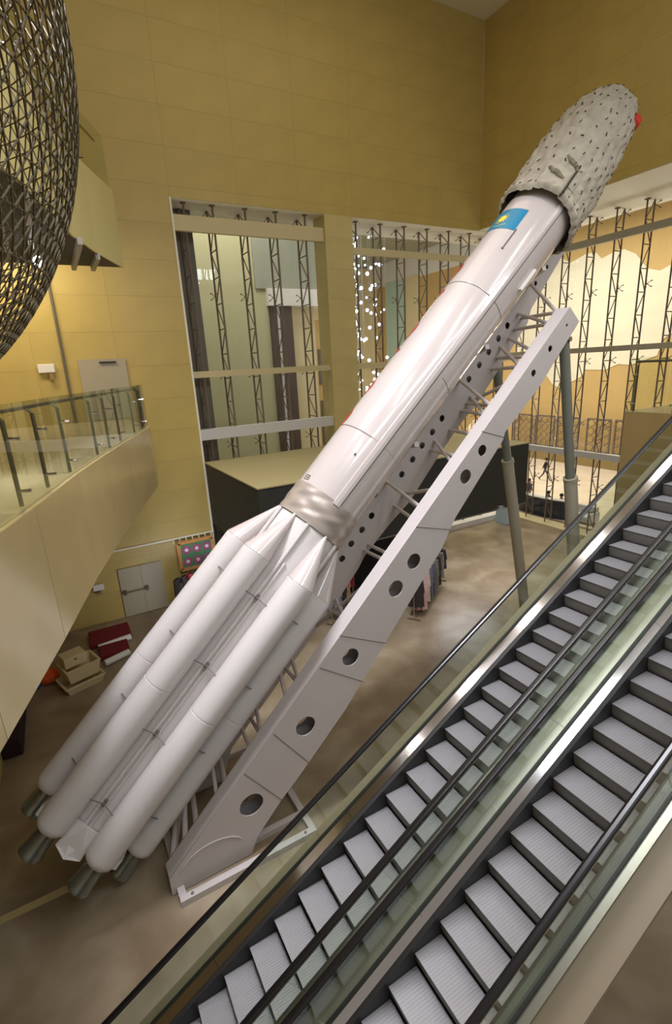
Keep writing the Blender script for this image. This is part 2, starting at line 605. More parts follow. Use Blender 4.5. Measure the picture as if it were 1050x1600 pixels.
# lattice screens on the far ledge
for i, (y0, y1) in enumerate(((33.6, 31.6), (31.2, 29.2), (28.8, 26.8), (26.0, 24.0), (23.6, 21.6))):
    t = thing('lattice_screen', (38.6, (y0+y1)/2, 1.3), ['brown lattice screen at the far left end of the hall ledge', 'brown lattice screen second from the left on the hall ledge', 'brown lattice screen third from the left behind the tall strut', 'brown lattice screen fourth from the left right of the tall strut', 'brown lattice screen nearest the brown landing, on the hall ledge'][i], 'screen', 'lattice screens on the far ledge')
    fr = MB()
    for a, b in (((y0, .95), (y0, 4)), ((y1, .95), (y1, 4)), ((y0, 1.3), (y1, 1.3)), ((y0, 4), (y1, 4))):
        fr.beam((38.6, a[0], a[1]), (38.6, b[0], b[1]), .12, .12)
    fr.build('frame', M['steel'], t)
    lt = MB()
    for cy in range(3):
        for cz in range(4):
            c = Vector((38.6, y1+(y0-y1)*(cy+.5)/3, 1.3+2.7*(cz+.5)/4))
            for k in range(8):
                a0, a1 = k*math.pi/4, (k+1)*math.pi/4
                lt.tube(c+Vector((0, .3*math.cos(a0), .3*math.sin(a0))), c+Vector((0, .3*math.cos(a1), .3*math.sin(a1))), .035, n=4, cap=False)
    lt.build('lattice', M['steel'], t)['kind'] = 'stuff'

# doors
d1 = struct(MB().box(1.08, 2.73, 19.93, 20.0, .02, 2.05).build('door_1', M['door']))
pb = MB()
pb.tube((1.2, 19.84, 1.07), (2.05, 19.84, 1.07), .02, n=8)
pb.build('push_bar', M['rail'], d1)
for x in (1.2, 2.03):
    MB().box(x-.06, x+.06, 19.8, 19.93, 1.0, 1.16).build('bar_end', M['darkcol'], d1)
MB().box(1.9, 1.91, 19.925, 19.93, .02, 2.05).build('door_joint', M['line'], d1)
d2 = struct(MB().box(1.07, 2.62, 19.93, 20.0, 7.8, 9.9).build('door_2', M['door']))
MB().box(1.75, 2.3, 19.86, 19.93, 9.76, 9.81).build('door_closer', M['black'], d2)
MB().tube((1.95, 19.88, 8.85), (2.12, 19.88, 8.85), .025, n=8).build('door_handle', M['rail'], d2)

el = thing('emergency_light', (.0, 19.9, 9.7), 'white boxed emergency light on the gallery wall left of the vertical pipe', 'light')
MB().box(-.16, .34, 19.85, 20.0, 9.52, 9.8).build('housing', M['white'], el, .02)
MB().box(.14, .26, 19.8, 20.0, 9.28, 9.5).build('bracket', M['brown'], el)

# ---- balconies
EDGE = [(-1.35, 3.6), (-.95, 4.9), (-.42, 6.7), (.14, 8.75), (.72, 10.6), (1.35, 12.5), (1.9, 14.1), (2.3, 15.25), (2.45, 15.9), (2.42, 16.6)]


def balcony(zt, zb, edge, back, name, fm):
    o = MB()
    poly = [(x, y, zb+.02) for x, y in edge] + [(x, y, zb+.02) for x, y in back]
    o.prism(poly, (0, 0, zt-zb-.04))
    o = struct(o.build(name, M['gfloor'] if zt < 10 else M['slab']))
    for i in range(len(edge)-1):
        a, b = Vector(edge[i]+(0,)), Vector(edge[i+1]+(0,))
        dd = (b-a).normalized()
        nn = Vector((dd.y, -dd.x, 0))
        g = dd*.006
        p = [a+g, b-g, b-g+nn*.04, a+g+nn*.04]
        MB().prism([(q.x, q.y, zb) for q in p], (0, 0, zt-zb)).build('fascia_panel', fm, o)
    return o


bal = balcony(7.8, 6.05, EDGE, [(2.3, 20), (-8, 20), (-8, 3.6)], 'floor_gallery', M['fascia'])
E3 = [(-6, 9.0), (0, 9.0), (.35, 10.04), (.67, 11.19), (.98, 12.39), (1.57, 13.89), (2.36, 15.5)]
up3 = balcony(13.9, 12.05, E3, [(-6, 15.5)], 'floor_upper_gallery', mat('fascia_pale', (186, 174, 116), .5))
for i in range(18):
    x = -5.6+i*.45
    y0 = 9.1 if x < 0 else 9.1+x*3.0
    if y0 < 15.2:
        MB().box(x-.05, x+.05, y0, 15.4, 11.93, 12.07).build('slat', M['slat'], up3)


def railing(edge, z, label, post_every, inset, h=1.2, cat='railing', skip_ends=False):
    t = thing('glass_railing', (edge[0][0], edge[0][1], z), label, cat)
    pts = [Vector((x, y, z)) for x, y in edge]
    tr = MB()
    for i in range(len(pts)-1):
        a, b = pts[i], pts[i+1]
        L = (b-a).length
        dd = (b-a).normalized()
        nn = Vector((dd.y, -dd.x, 0))
        n = max(1, round(L/post_every))
        for k in range(n):
            p, q = a+dd*(L*k/n+.01), a+dd*(L*(k+1)/n-.01)
            MB().prism([p-nn*.02, q-nn*.02, q-nn*.032, p-nn*.032], (0, 0, h)).build('glass_panel', M['glass2'], t)
            c = a+dd*(L*(k+.12)/n)-nn*inset
            ps = MB()
            ps.tube(c, c+Vector((0, 0, h-.18)), .026, n=8)
            ps.tube(c+Vector((0, 0, h-.18)), c-nn*.08+Vector((0, 0, h-.1)), .018, n=6)
            post = ps.build('post', M['rail'], t)
            for zz in (.18, h-.4):
                cl = MB()
                cl.tube(c+Vector((0, 0, zz)), c+nn*(inset-.0)+Vector((0, 0, zz)), .022, n=6)
                cl.build('clamp', M['inox'], post)
        tr.tube(a-nn*(inset+.08)+Vector((0, 0, h-.1)), b-nn*(inset+.08)+Vector((0, 0, h-.1)), .028, n=8)
    tr.build('handrail', M['rail'], t)
    return t


railing(EDGE, 7.8, 'long glass railing with dark posts on the left gallery edge', 1.3, .14)
E3r = E3[1:]
railing(E3r, 13.9, 'glass railing on the upper gallery behind the lattice sphere', 2.0, .14)
sp = thing('spotlight', (.33, 13.29, 11.8), 'small bright spotlight under the upper gallery, seen through the sphere', 'light')
MB().tube((.33, 13.29, 11.95), (.33, 13.29, 11.75), .09, n=12).build('housing', M['darkpanel'], sp)
MB().ball((.33, 13.25, 11.7), .11).build('bulb', M['lampwarm'], sp)

# upper landing on the right, where the escalators arrive
lp = [(12.1, 7.2), (12.1, 5.3), (10.9, 5.3), (10.9, .5), (19, .5), (19, 7.2)]
land = struct(MB().prism([(x, y, 5.0) for x, y in lp], (0, 0, 2.8)).build('floor_landing', M['brown']))
railing([(12.1, 7.2), (12.1, 5.4)], 7.8, 'glass railing with brown posts on the right landing', .95, .16, 1.25)

# ================================================================ BLACK BOX ROOM
bb = thing('black_room', (11, 17, 3.2), 'raised black box room with olive roof behind the rocket', 'room')
MB().box(5.0, 17.0, 14.0, 19.95, 3.2, 5.74).build('shell', M['box'], bb)
MB().box(4.98, 17.02, 13.98, 19.97, 5.74, 5.78).build('roof', M['boxtop'], bb)
MB().box(5.0, 17.0, 13.97, 14.0, 3.16, 3.2).build('edge_strip', M['darkpanel'], bb)
MB().box(8.4, 8.404, 13.99, 14.0, 3.3, 5.7).build('panel_joint', M['slab'], bb)
for i, x in enumerate((5.3, 16.7)):
    MB().box(x-.12, x+.12, 19.5, 19.74, 0, 3.2).build('leg', M['box'], bb)
tag(MB().box(5.4, 12.4, 16.6, 16.8, 0, 3.18).build('curtain', mat('curtain_black', (24, 23, 22), .9, bump=.5, bscale=4, stretch=(4, 4, .2))), 'black curtain hanging under the raised black room', 'curtain')


# ================================================================ ROCKET
AX = .770
D = Vector((math.cos(AX), 0, math.sin(AX)))
N1 = Vector((0, -1, 0))
N2 = Vector((-math.sin(AX), 0, math.cos(AX)))
O0 = Vector((3.75, 8.79, 5.67))


def RP(s, r, ph, c=(0, 0)):
    a = R(ph)
    return O0 + D*s + N1*(c[0]+r*math.cos(a)) + N2*(c[1]+r*math.sin(a))


rk = thing('carrier_rocket', RP(-6.3, 0, 0), 'white carrier rocket with side tanks lying tilted on its launch frame', 'rocket')


def revolve(prof, n=64, c=(0, 0)):
    m_ = MB()
    # support loops keep the long smooth spans from shading across the grooves
    out = [prof[0]]
    for p_, q_ in zip(prof, prof[1:]):
        if q_[0]-p_[0] > .1:
            t_ = .03/(q_[0]-p_[0])
            for k_ in (t_, 1-t_):
                out.append((p_[0]+(q_[0]-p_[0])*k_, p_[1]+(q_[1]-p_[1])*k_))
        out.append(q_)
    prof = out
    return m_.grid(lambda i, j: RP(prof[j][0], prof[j][1], 360*i/n, c), n, len(prof), True)


RC = .73
core = revolve([(-6.25, .001), (-6.25, .62), (-6.2, .70), (-5.9, RC), (.6, RC), (.62, RC-.005)]).build('core_tank', M['boost'], rk)
us = revolve([(1.14, RC-.02), (1.14, RC+.012), (1.2, RC+.012), (2.66, RC+.01), (2.665, RC+.004), (2.68, RC+.01), (6.62, RC+.01), (6.625, RC+.004), (6.64, RC+.01), (9.6, RC+.01), (9.6, .3)]).build('upper_stage', M['rocket'], rk)


def tape_r(i, j, n, m_):
    a = 2*math.pi*i/n
    t = j/(m_-1)
    w = .006*math.sin(7*a+15*t)+.006*math.sin(4*a-13*t+1)+.003*math.sin(11*a+26*t)
    return RC+.03+w*math.sin(math.pi*t)**.4


mm = MB()
mm.grid(lambda i, j: RP(.56+.66*j/15, tape_r(i, j, 120, 16), 360*i/120), 120, 16, True)
mm.build('tape_wrap', M['tape'], rk)

RB, CB = .285, 1.0
bl = None
for k in range(6):
    ph = 60*k
    a = R(ph)
    cc = (CB*math.cos(a), CB*math.sin(a))
    prof = [(-6.22, .001), (-6.22, RB-.05), (-6.17, RB-.01), (-6.1, RB), (-3.33, RB), (-3.325, RB-.006), (-3.31, RB), (-.47, RB), (-.465, RB-.008), (-.45, RB)]
    bt = revolve(prof, 40, cc).build('side_tank', M['boost'], rk)
    # nose cone leaning onto the core

    def nose(i, j, a=a, cc=cc):
        t = j/10
        r = RB*(1-t)+.012*t
        cr = CB*(1-t)+(RC-.01)*t
        return RP(-.45+1.09*t, r, 360*i/40, (cr*math.cos(a), cr*math.sin(a)))
    nm_ = MB()
    nm_.grid(nose, 40, 11, True)
    nm_.build('nose_cone', M['rocket'], bt)
    nz = MB()
    pr = [(-6.15, .15), (-6.3, .17), (-6.45, .19), (-6.64, .205), (-6.66, .215), (-6.72, .215), (-6.73, .195), (-6.6, .17), (-6.4, .12), (-6.3, .05)]
    nz.grid(lambda i, j: RP(pr[j][0], pr[j][1], 360*i/28, cc), 28, len(pr), True)
    nz.build('engine_bell', M['nozzle'], bt)
    # tail fairing between the tanks
    b0, b1_ = R(ph+14), R(ph+46)
    tf = MB()
    q = [RP(s, r, ph+dg) for s, r, dg in ((-6.38, .92, 14), (-6.42, 1.0, 30), (-6.38, .92, 46), (-5.95, .80, 46), (-5.9, .86, 30), (-5.95, .80, 14))]
    tf.prism([p for p in q], N1*math.cos(R(ph+30))*-.05 + N2*math.sin(R(ph+30))*-.05)
    tf.build('tail_fairing', M['boost'], rk)
    # cable pipe and clamps in the gap
    gp = MB()
    gp.tube(RP(-6.0, RC+.04, ph+34), RP(.55, RC+.04, ph+34), .035, n=8)
    gp.tube(RP(-6.0, RC+.03, ph+27), RP(-.3, RC+.03, ph+27), .022, n=8)
    gp.build('cable_pipe', M['boost'], rk)
    for s_ in (-5.45, -4.05, -2.62, -1.12):
        br = MB()
        br.tube(RP(s_, CB+.02, ph+15), RP(s_, RC+.12, ph+30), .011, n=5)
        br.tube(RP(s_, CB+.02, ph+45), RP(s_, RC+.12, ph+30), .011, n=5)
        br.tube(RP(s_-.05, RC+.1, ph+30), RP(s_+.07, RC+.1, ph+30), .03, n=6)
        br.ball(RP(s_, CB+.05, ph+14), .022)
        br.ball(RP(s_, CB+.05, ph+46), .022)
        br.build('clamp', M['line'], rk)

# cable fairing and seam along the upper stages
cf = MB()
for s0, s1 in ((1.16, 9.45),):
    q = [(RC, 24), (RC+.045, 22.5), (RC+.05, 17), (RC+.045, 12.5), (RC, 11)]
    def tw(s): return -7*(s-1.2)/8
    cf.grid(lambda i, j: RP(s0+(s1-s0)*j/20, q[i][0], q[i][1]+tw(s0+(s1-s0)*j/20)), 5, 21, False, False)
cf.build('cable_fairing', M['rocket'], rk)
sm = MB()
sm.grid(lambda i, j: RP(1.16+8.3*j/20, RC+.018, (10.9 if i else 9.6)-7*(8.3*j/20)/8), 2, 21)
sm.build('seam_line', M['line'], rk)
hg = MB()
for s_, ph_, L in ((7.7, 48, .55), (2.2, 40, .03)):
    hg.beam(RP(s_, RC+.02, ph_), RP(s_+L, RC+.02, ph_), .02, .02)
    hg.ball(RP(s_, RC+.02, ph_), .024)
hg.build('fitting', M['line'], rk)
pw = MB()
pw.beam(RP(7.35, RC+.04, -22), RP(7.95, RC+.04, -22), .1, .05)
pw.build('white_bracket', M['white'], rk)
for s_, ph0, ph1 in ((2.67, 35, 115), (6.63, -30, 115), (4.6, -40, 0)):
    rr = MB()
    rr.grid(lambda i, j: RP(s_+.012*j, RC+.013, ph0+(ph1-ph0)*i/24), 25, 2)
    rr.build('ring_seam', M['line'], rk)


def patch(s0, s1, p0, p1, r, ns=10, nphi=14, edge=None):
    m_ = MB()
    def f(i, j):
        s = s0+(s1-s0)*j/ns
        lo_ = p0 if edge is None else p0+edge*(1-math.sin(math.pi*j/ns)**.8)
        return RP(s, r, lo_+(p1-lo_)*i/nphi)
    m_.grid(f, nphi+1, ns+1)
    return m_


fl = patch(8.2, 8.8, 50, 126, RC+.015).build('flag_marking', M['teal'], rk)
sun = MB()


def cp(u, v, r=RC+.019, s0=8.5, ph0=86):
    return RP(s0+u, r, ph0+math.degrees(v/RC))


n_ = 24
sun.add([cp(0, 0)]+[cp(.1*math.cos(2*math.pi*i/n_), .1*math.sin(2*math.pi*i/n_)) for i in range(n_)], [(0, 1+i, 1+(i+1) % n_) for i in range(n_)])
for i in range(16):
    a = 2*math.pi*i/16
    sun.add([cp(.12*math.cos(a-.09), .12*math.sin(a-.09)), cp(.175*math.cos(a), .175*math.sin(a)), cp(.12*math.cos(a+.09), .12*math.sin(a+.09))], [(0, 1, 2)])
for v_ in range(14):
    x_ = -.17+.34*v_/13
    y_ = .1+.07*(abs(x_)/.17)**1.5*-1
    sun.add([cp(-.17-.04*(1-abs(x_)/.17), x_-.01), cp(-.2-.04*(1-abs(x_)/.17), x_), cp(-.17-.04*(1-abs(x_)/.17), x_+.014)], [(0, 1, 2)])
sun.build('flag_sun', M['yellow'], fl)
for s0, s1 in ((6.72, 7.42), (6.22, 6.58), (4.95, 5.72), (4.6, 4.83), (3.4, 4.05), (2.55, 3.25)):
    patch(s0, s1, 98, 150, RC+.014, edge=22).build('red_lettering', M['red'], rk)
# black lettering just above the tape
tcu = bpy.data.curves.new('lettering', 'FONT')
tcu.body = 'EB'
tcu.size = .17
tcu.resolution_u = 3
tob = bpy.data.objects.new('lettering', tcu)
COL.objects.link(tob)
bpy.context.view_layer.update()
dg = bpy.context.evaluated_depsgraph_get()
tme = bpy.data.meshes.new_from_object(tob.evaluated_get(dg))
COL.objects.unlink(tob)
bpy.data.objects.remove(tob)
for v in tme.vertices:
    x, y = v.co.x, v.co.y
    v.co = RP(1.27+y, RC+.016, 94-math.degrees(x/RC))
tme.materials.append(M['black'])
link('lettering', tme, rk)

# quilted cover over the payload fairing
QP = [(9.25, .86, 0), (9.35, .92, .0), (9.6, .90, .01), (10.0, .905, .03), (10.5, .925, .06), (11.0, .90, .1), (11.6, .86, .13), (12.1, .80, .13), (12.5, .71, .12), (12.8, .60, .10), (13.0, .47, .08), (13.15, .30, .06), (13.22, .12, .05), (13.23, .001, .05)]


def qprof(s):
    for (a, r0, c0), (b, r1, c1) in zip(QP, QP[1:]):
        if s <= b:
            t = (s-a)/(b-a)
            return r0+(r1-r0)*t, c0+(c1-c0)*t
    return QP[-1][1:]


def sdist(j, m_):
    t = j/(m_-1)
    return 9.25+(13.23-9.25)*(1-(1-t)**1.35)


NQ, MQ = 240, 150


def qpt(s, phd, out=0.):
    r, c = qprof(s)
    ph = R(phd)
    k = min(1, r/.5)
    f = abs(math.sin(ph*13+.7*math.sin(2.1*s)))**.5*abs(math.sin((s-9.25)*math.pi/.34+.5*math.sin(4*ph)))**.5
    w = .035*f*k + .014*k*math.sin(7*ph+5*s)+.008*k*math.sin(17*ph-9*s+2)+.005*k*math.sin(31*ph+21*s)+.03*k
    hem = 0
    if s < 10.0:
        hem = .035*math.exp(-((s-9.32)/.06)**2)
    if s < 9.95 and (phd % 360) < 62 and (phd % 360) > 26:
        hem += .05
    return RP(s+(.05*math.sin(3*ph+1) if s < 9.6 else 0), max(r+w+hem-.04*k+out, .001), phd, (0, c))


qm = MB()
qm.grid(lambda i, j: qpt(sdist(j, MQ), 360*i/NQ), NQ, MQ, True)
qv = qm.build('quilted_cover', M['quilt'], rk)
tie = MB()
for j in range(11):
    s_ = 9.42+.34*j
    for i in range(26):
        if random.random() < .12:
            continue
        phd = (i+.5*random.random())*360/26
        s2 = s_+random.uniform(-.05, .05)
        if s2 > 12.9:
            continue
        a_, b_ = qpt(s2-.03, phd, .004), qpt(s2+random.uniform(.0, .05), phd+random.uniform(-3, 3), .004)
        tie.beam(a_, b_, .032, .016)
tie = tie.build('tie_cords', M['slit'], rk)
tie['kind'] = 'stuff'
rc = MB()
rc.grid(lambda i, j: RP(12.35+.30*j/6, 0, 0)+N1*(.60)+N2*(-.18)+(D*0)+N1*((.02+.13*min(1, j/2)*(1+.12*math.sin(3*i)))*math.cos(2*math.pi*i/14)*.9)+N2*((.02+.13*min(1, j/2))*math.sin(2*math.pi*i/14)) if j < 6 else RP(12.68, 0, 0)+N1*.60+N2*-.18, 14, 7, True)
rc.build('red_cover', M['redcap'], rk)
# strap ridge on the cover
st = MB()
for k in range(30):
    a_, b_ = 9.28+.03*k, 9.28+.03*(k+1)
    st.beam(qpt(a_, 24, .0), qpt(b_, 24, .0), .05, .03)
st.build('cover_seam', M['slit'], rk)
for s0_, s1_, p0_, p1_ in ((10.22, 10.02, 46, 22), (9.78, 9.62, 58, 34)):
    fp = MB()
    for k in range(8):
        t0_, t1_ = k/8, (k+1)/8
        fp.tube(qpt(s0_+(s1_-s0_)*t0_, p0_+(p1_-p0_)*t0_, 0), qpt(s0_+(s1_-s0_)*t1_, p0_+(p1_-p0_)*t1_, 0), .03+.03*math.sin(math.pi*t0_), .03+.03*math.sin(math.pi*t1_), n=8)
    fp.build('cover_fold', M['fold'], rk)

# ================================================================ LAUNCH FRAME
lf = thing('launch_frame', (1.5, 8.8, 0), 'grey tilting girder frame with round holes carrying the white rocket', 'frame')


def plate(name, poly, holes, y, t, parent, mt=None):
    cu = bpy.data.curves.new(name, 'CURVE')
    cu.dimensions = '2D'
    cu.fill_mode = 'BOTH'
    cu.extrude = t/2
    cu.bevel_depth = 0

    def sp_(pts):
        s_ = cu.splines.new('POLY')
        s_.points.add(len(pts)-1)
        for p_, q_ in zip(s_.points, pts):
            p_.co = (q_[0], q_[1], 0, 1)
        s_.use_cyclic_u = True
    sp_(poly)
    for hx, hz, hr in holes:
        sp_([(hx+hr*math.cos(2*math.pi*i/28), hz+hr*math.sin(2*math.pi*i/28)) for i in range(28)])
    ob = bpy.data.objects.new(name, cu)
    COL.objects.link(ob)
    bpy.context.view_layer.update()
    me = bpy.data.meshes.new_from_object(ob.evaluated_get(bpy.context.evaluated_depsgraph_get()))
    COL.objects.unlink(ob)
    bpy.data.objects.remove(ob)
    for v in me.vertices:
        x, z, d_ = v.co
        v.co = (x, y+t/2-d_, z)
    me.materials.clear()
    me.materials.append(mt or M['girder'])
    return link(name, me, parent)


def girder(name, poly, holes, y, w, parent):
    front = plate(name, poly, holes, y, .025, parent)
    plate('back_plate', poly, holes, y+w-.025, .025, front)
    for i in range(len(poly)):
        (xa, za), (xb, zb) = poly[i], poly[(i+1) % len(poly)]
        L = math.hypot(xb-xa, zb-za)
        nx_, nz_ = (zb-za)/L*.02, -(xb-xa)/L*.02
        if i == 0:
            area2 = sum(poly[k][0]*poly[(k+1) % len(poly)][1]-poly[(k+1) % len(poly)][0]*poly[k][1] for k in range(len(poly)))
            sg_ = -1 if area2 > 0 else 1
        nx_, nz_ = nx_*sg_, nz_*sg_
        MB().prism([(xa, y+.025, za), (xb, y+.025, zb), (xb+nx_, y+.025, zb+nz_), (xa+nx_, y+.025, za+nz_)], (0, w-.05, 0)).build('flange', M['girder'], front)
    return front


near_poly = [(.3, .02), (.3, .42), (10.3, 10.2), (10.65, 9.9), (10.52, 9.74), (10.25, 9.45), (9.42, 8.5), (8.45, 7.66), (8.4, 7.5), (7.07, 6.0), (6.92, 5.78), (6.68, 5.36), (5.6, 4.12), (4.14, 2.42), (3.04, 1.37), (2.57, .96), (1.99, .36), (1.85, .02)]
near_holes = [(1.96, 1.18, .24), (3.22, 2.42, .21), (4.32, 3.58, .19), (5.47, 4.77, .18), (5.94, 5.26, .17), (7.33, 6.84, .155), (7.79, 7.34, .12), (9.25, 8.85, .075), (9.74, 9.34, .07), (10.24, 9.82, .035)]
ng = girder('near_girder', near_poly, near_holes, 7.6, .36, lf)
wl = MB()
for a_, b_ in (((1.9, 1.95), (2.57, .96)), ((2.55, 2.55), (3.25, 1.5)), ((4.1, 4.15), (5.2, 3.6)), ((3.62, 3.6), (4.6, 2.9)), ((6.0, 6.0), (6.9, 5.76)), ((7.75, 7.75), (8.42, 7.55))):
    v_ = Vector((b_[0]-a_[0], 0, b_[1]-a_[1]))
    wl.beam((a_[0], 7.598, a_[1]), (b_[0], 7.598, b_[1]), .01, .014, (0, 1, 0))
wl.build('weld_line', M['line'], lf)
ar = MB()
for i in range(18):
    a0, a1 = R(20+150*i/18), R(20+150*(i+1)/18)
    c_ = Vector((1.12, 7.59, .35))
    ar.beam(c_+Vector((.62*math.cos(a0), 0, .42*math.sin(a0))), c_+Vector((.62*math.cos(a1), 0, .42*math.sin(a1))), .02, .02, (0, 1, 0))
ar.build('hinge_rim', M['girder'], lf)

far_poly = [(.9, .02), (.9, .75), (12.6, 12.35), (13.05, 12.25), (12.83, 11.95), (11.56, 10.41), (11.45, 10.06), (9.62, 8.0), (9.25, 7.73), (8.97, 7.45), (8.5, 6.99), (7.46, 5.83), (6.85, 5.38), (6.06, 4.7), (5.86, 4.41), (5.27, 3.76), (2.2, .8), (1.9, .02)]
far_holes = [(x, z, .085) for x, z in ((5.42, 4.77), (5.69, 5.09), (6.01, 5.38), (6.3, 5.68), (7.23, 6.57), (7.57, 6.9), (7.87, 7.21), (8.2, 7.51), (8.51, 7.82), (9.39, 8.73), (9.74, 9.06), (10.06, 9.37), (10.39, 9.69), (10.7, 10.0))] + [(11.68, 11.04, .06), (12.09, 11.45, .05), (3.2, 2.4, .085), (3.7, 2.95, .085), (4.3, 3.6, .085)]
fg = girder('far_girder', far_poly, far_holes, 9.7, .4, lf)
bars = [((11.45, 11.08), (10.3, 10.12)), ((11.23, 10.18), (10.3, 10.12)), ((11.1, 10.3), (10.09, 9.88)), ((10.99, 9.9), (10.09, 9.88)), ((10.39, 9.2), (9.42, 9.2)), ((10.5, 9.5), (9.2, 8.99)), ((10.22, 8.93), (9.2, 8.99)),
        ((9.07, 8.75), (8.34, 8.21)), ((9.4, 8.13), (8.88, 8.67)), ((9.35, 8.13), (8.34, 8.21)), ((9.5, 8.3), (8.17, 8.04)), ((9.18, 7.95), (8.17, 8.04)), ((8.16, 7.05), (7.34, 7.24)), ((8.3, 7.3), (7.24, 7.1)),
        ((6.76, 6.48), (6.41, 6.25)), ((7.26, 6.05), (6.8, 6.6)), ((7.26, 6.05), (6.4, 6.2)), ((7.0, 5.8), (6.25, 6.0)), ((8.8, 7.5), (7.8, 7.65)), ((10.8, 9.7), (9.6, 9.3)),
        ((6.06, 4.83), (5.43, 5.3)), ((6.2, 4.95), (5.55, 5.4)), ((5.2, 3.75), (4.42, 4.3)), ((4.6, 3.2), (5.2, 5.0)), ((5.0, 3.5), (4.42, 4.3)), ((3.9, 2.6), (3.3, 3.15)), ((3.7, 2.4), (3.3, 3.15)), ((3.5, 2.9), (3.0, 2.9)), ((2.9, 1.75), (2.4, 2.35)),
        ((2.7, 1.5), (2.4, 2.35)), ((2.4, 1.6), (2.2, 2.0)), ((1.9, .7), (1.6, 1.55)), ((1.7, 1.2), (1.4, 1.4)), ((1.2, .4), (.95, .95)), ((1.1, .8), (.7, .7)), ((1.0, .15), (.4, .35)), ((1.0, .6), (.4, .35))]
for a_, b_ in bars:
    MB().tube((a_[0], 9.75, a_[1]), (b_[0], 7.92, b_[1]), (.042 if a_[1] > 1 else .055), n=8).build('cross_brace', M['girder'], lf)
# cradle brackets up to the rocket
for s_ in (-5.2, -2.6, .3, 3.4, 6.2, 8.6):
    for yy in (8.45, 9.1):
        p0 = RP(s_, RC+.0, -88 if s_ > .5 else -90)
        MB().beam((p0.x, yy, p0.z), (p0.x+.3, 9.72, p0.z-.33), .1, .1).build('cradle_bracket', M['girder'], lf)
for s_ in (1.9, 5.0, 7.9):
    cr = MB()
    cr.grid(lambda i, j: RP(s_+.12*j, RC+.03, -150+95*i/14), 15, 2)
    cr.build('cradle_band', M['girder'], lf)
# telescopic struts
for yy, tx, tz, mx_, mz, fx in ((7.78, 10.42, 9.5, 11.06, 6.15, 12.24), (9.95, 10.55, 9.3, 11.22, 6.29, 12.6)):
    s_ = MB()
    s_.tube((mx_, yy, mz), (fx, yy, .05), .16, .16, n=20)
    s_.tube((mx_-.02, yy, mz+.08), (mx_+.02, yy, mz-.02), .175, n=20)
    sl = s_.build('strut_sleeve', M['strut'], lf)
    MB().tube((tx, yy, tz), (mx_, yy, mz), .115, n=20).build('strut_rod', M['strutdark'], sl)
    MB().box(fx-.3, fx+.3, yy-.3, yy+.3, 0, .06).build('strut_foot', M['girder'], sl)
    pn = MB()
    pn.tube((tx, yy-.17, tz+.03), (tx, yy+.17, tz+.03), .055, n=14)
    pn.build('strut_pin', M['clad'], sl)
# base frame on the floor
bf = MB()
for k_, (a_, b_) in enumerate((((.4, 7.36), (3.15, 7.36)), ((.46, 7.425), (.46, 10.285)), ((3.09, 7.425), (3.09, 10.285)), ((1.6, 7.84), (3.024, 7.84)), ((.4, 10.35), (3.15, 10.35)), ((1.9, 9.5), (3.024, 9.5)))):
    bf.beam((a_[0], a_[1], .07), (b_[0], b_[1], .07), .13, .13)
bf.build('base_frame', M['girder'], lf)
bo = MB()
for x in (.62, 2.92):
    bo.tube((x, 7.36, .13), (x, 7.36, .15), .03, n=8)
bo.build('anchor_bolt', M['line'], lf)

# ================================================================ ESCALATORS
EA = math.pi/6
ED = Vector((math.cos(EA), 0, math.sin(EA)))
EN = Vector((-math.sin(EA), 0, math.cos(EA)))
EO = Vector((1.969, 0, 2.921))


def EP(s, y, h):
    return EO + ED*s + EN*h + Vector((0, y, 0))


def strip(s0, s1, sec):
    """sec: list of (y, h) cross-section points, extruded along the incline"""
    m_ = MB()
    return m_.prism([EP(s0, y, h) for y, h in sec], ED*(s1-s0))


def step_mesh(w):
    m_ = MB()
    m_.prism([(0, 0, 0), (.37, 0, 0), (.37, 0, -.03), (.03, 0, -.03), (.012, 0, -.012)], (0, w, 0))
    # grooved tread ribs
    for i in range(int(w/.032)):
        y = .012+i*.032
        m_.box(.006, .365, y, y+.024, 0, .0025)
    return m_


def riser_mesh(w):
    m_ = MB()
    pts = []
    for k in range(7):
        t = k/6
        pts.append((.012+.035*t*t, 0, -.012-.2*t))
    back = [(x+.02, y, z) for x, y, z in reversed(pts)]
    m_.prism(pts+back, (0, w, 0))
    return m_


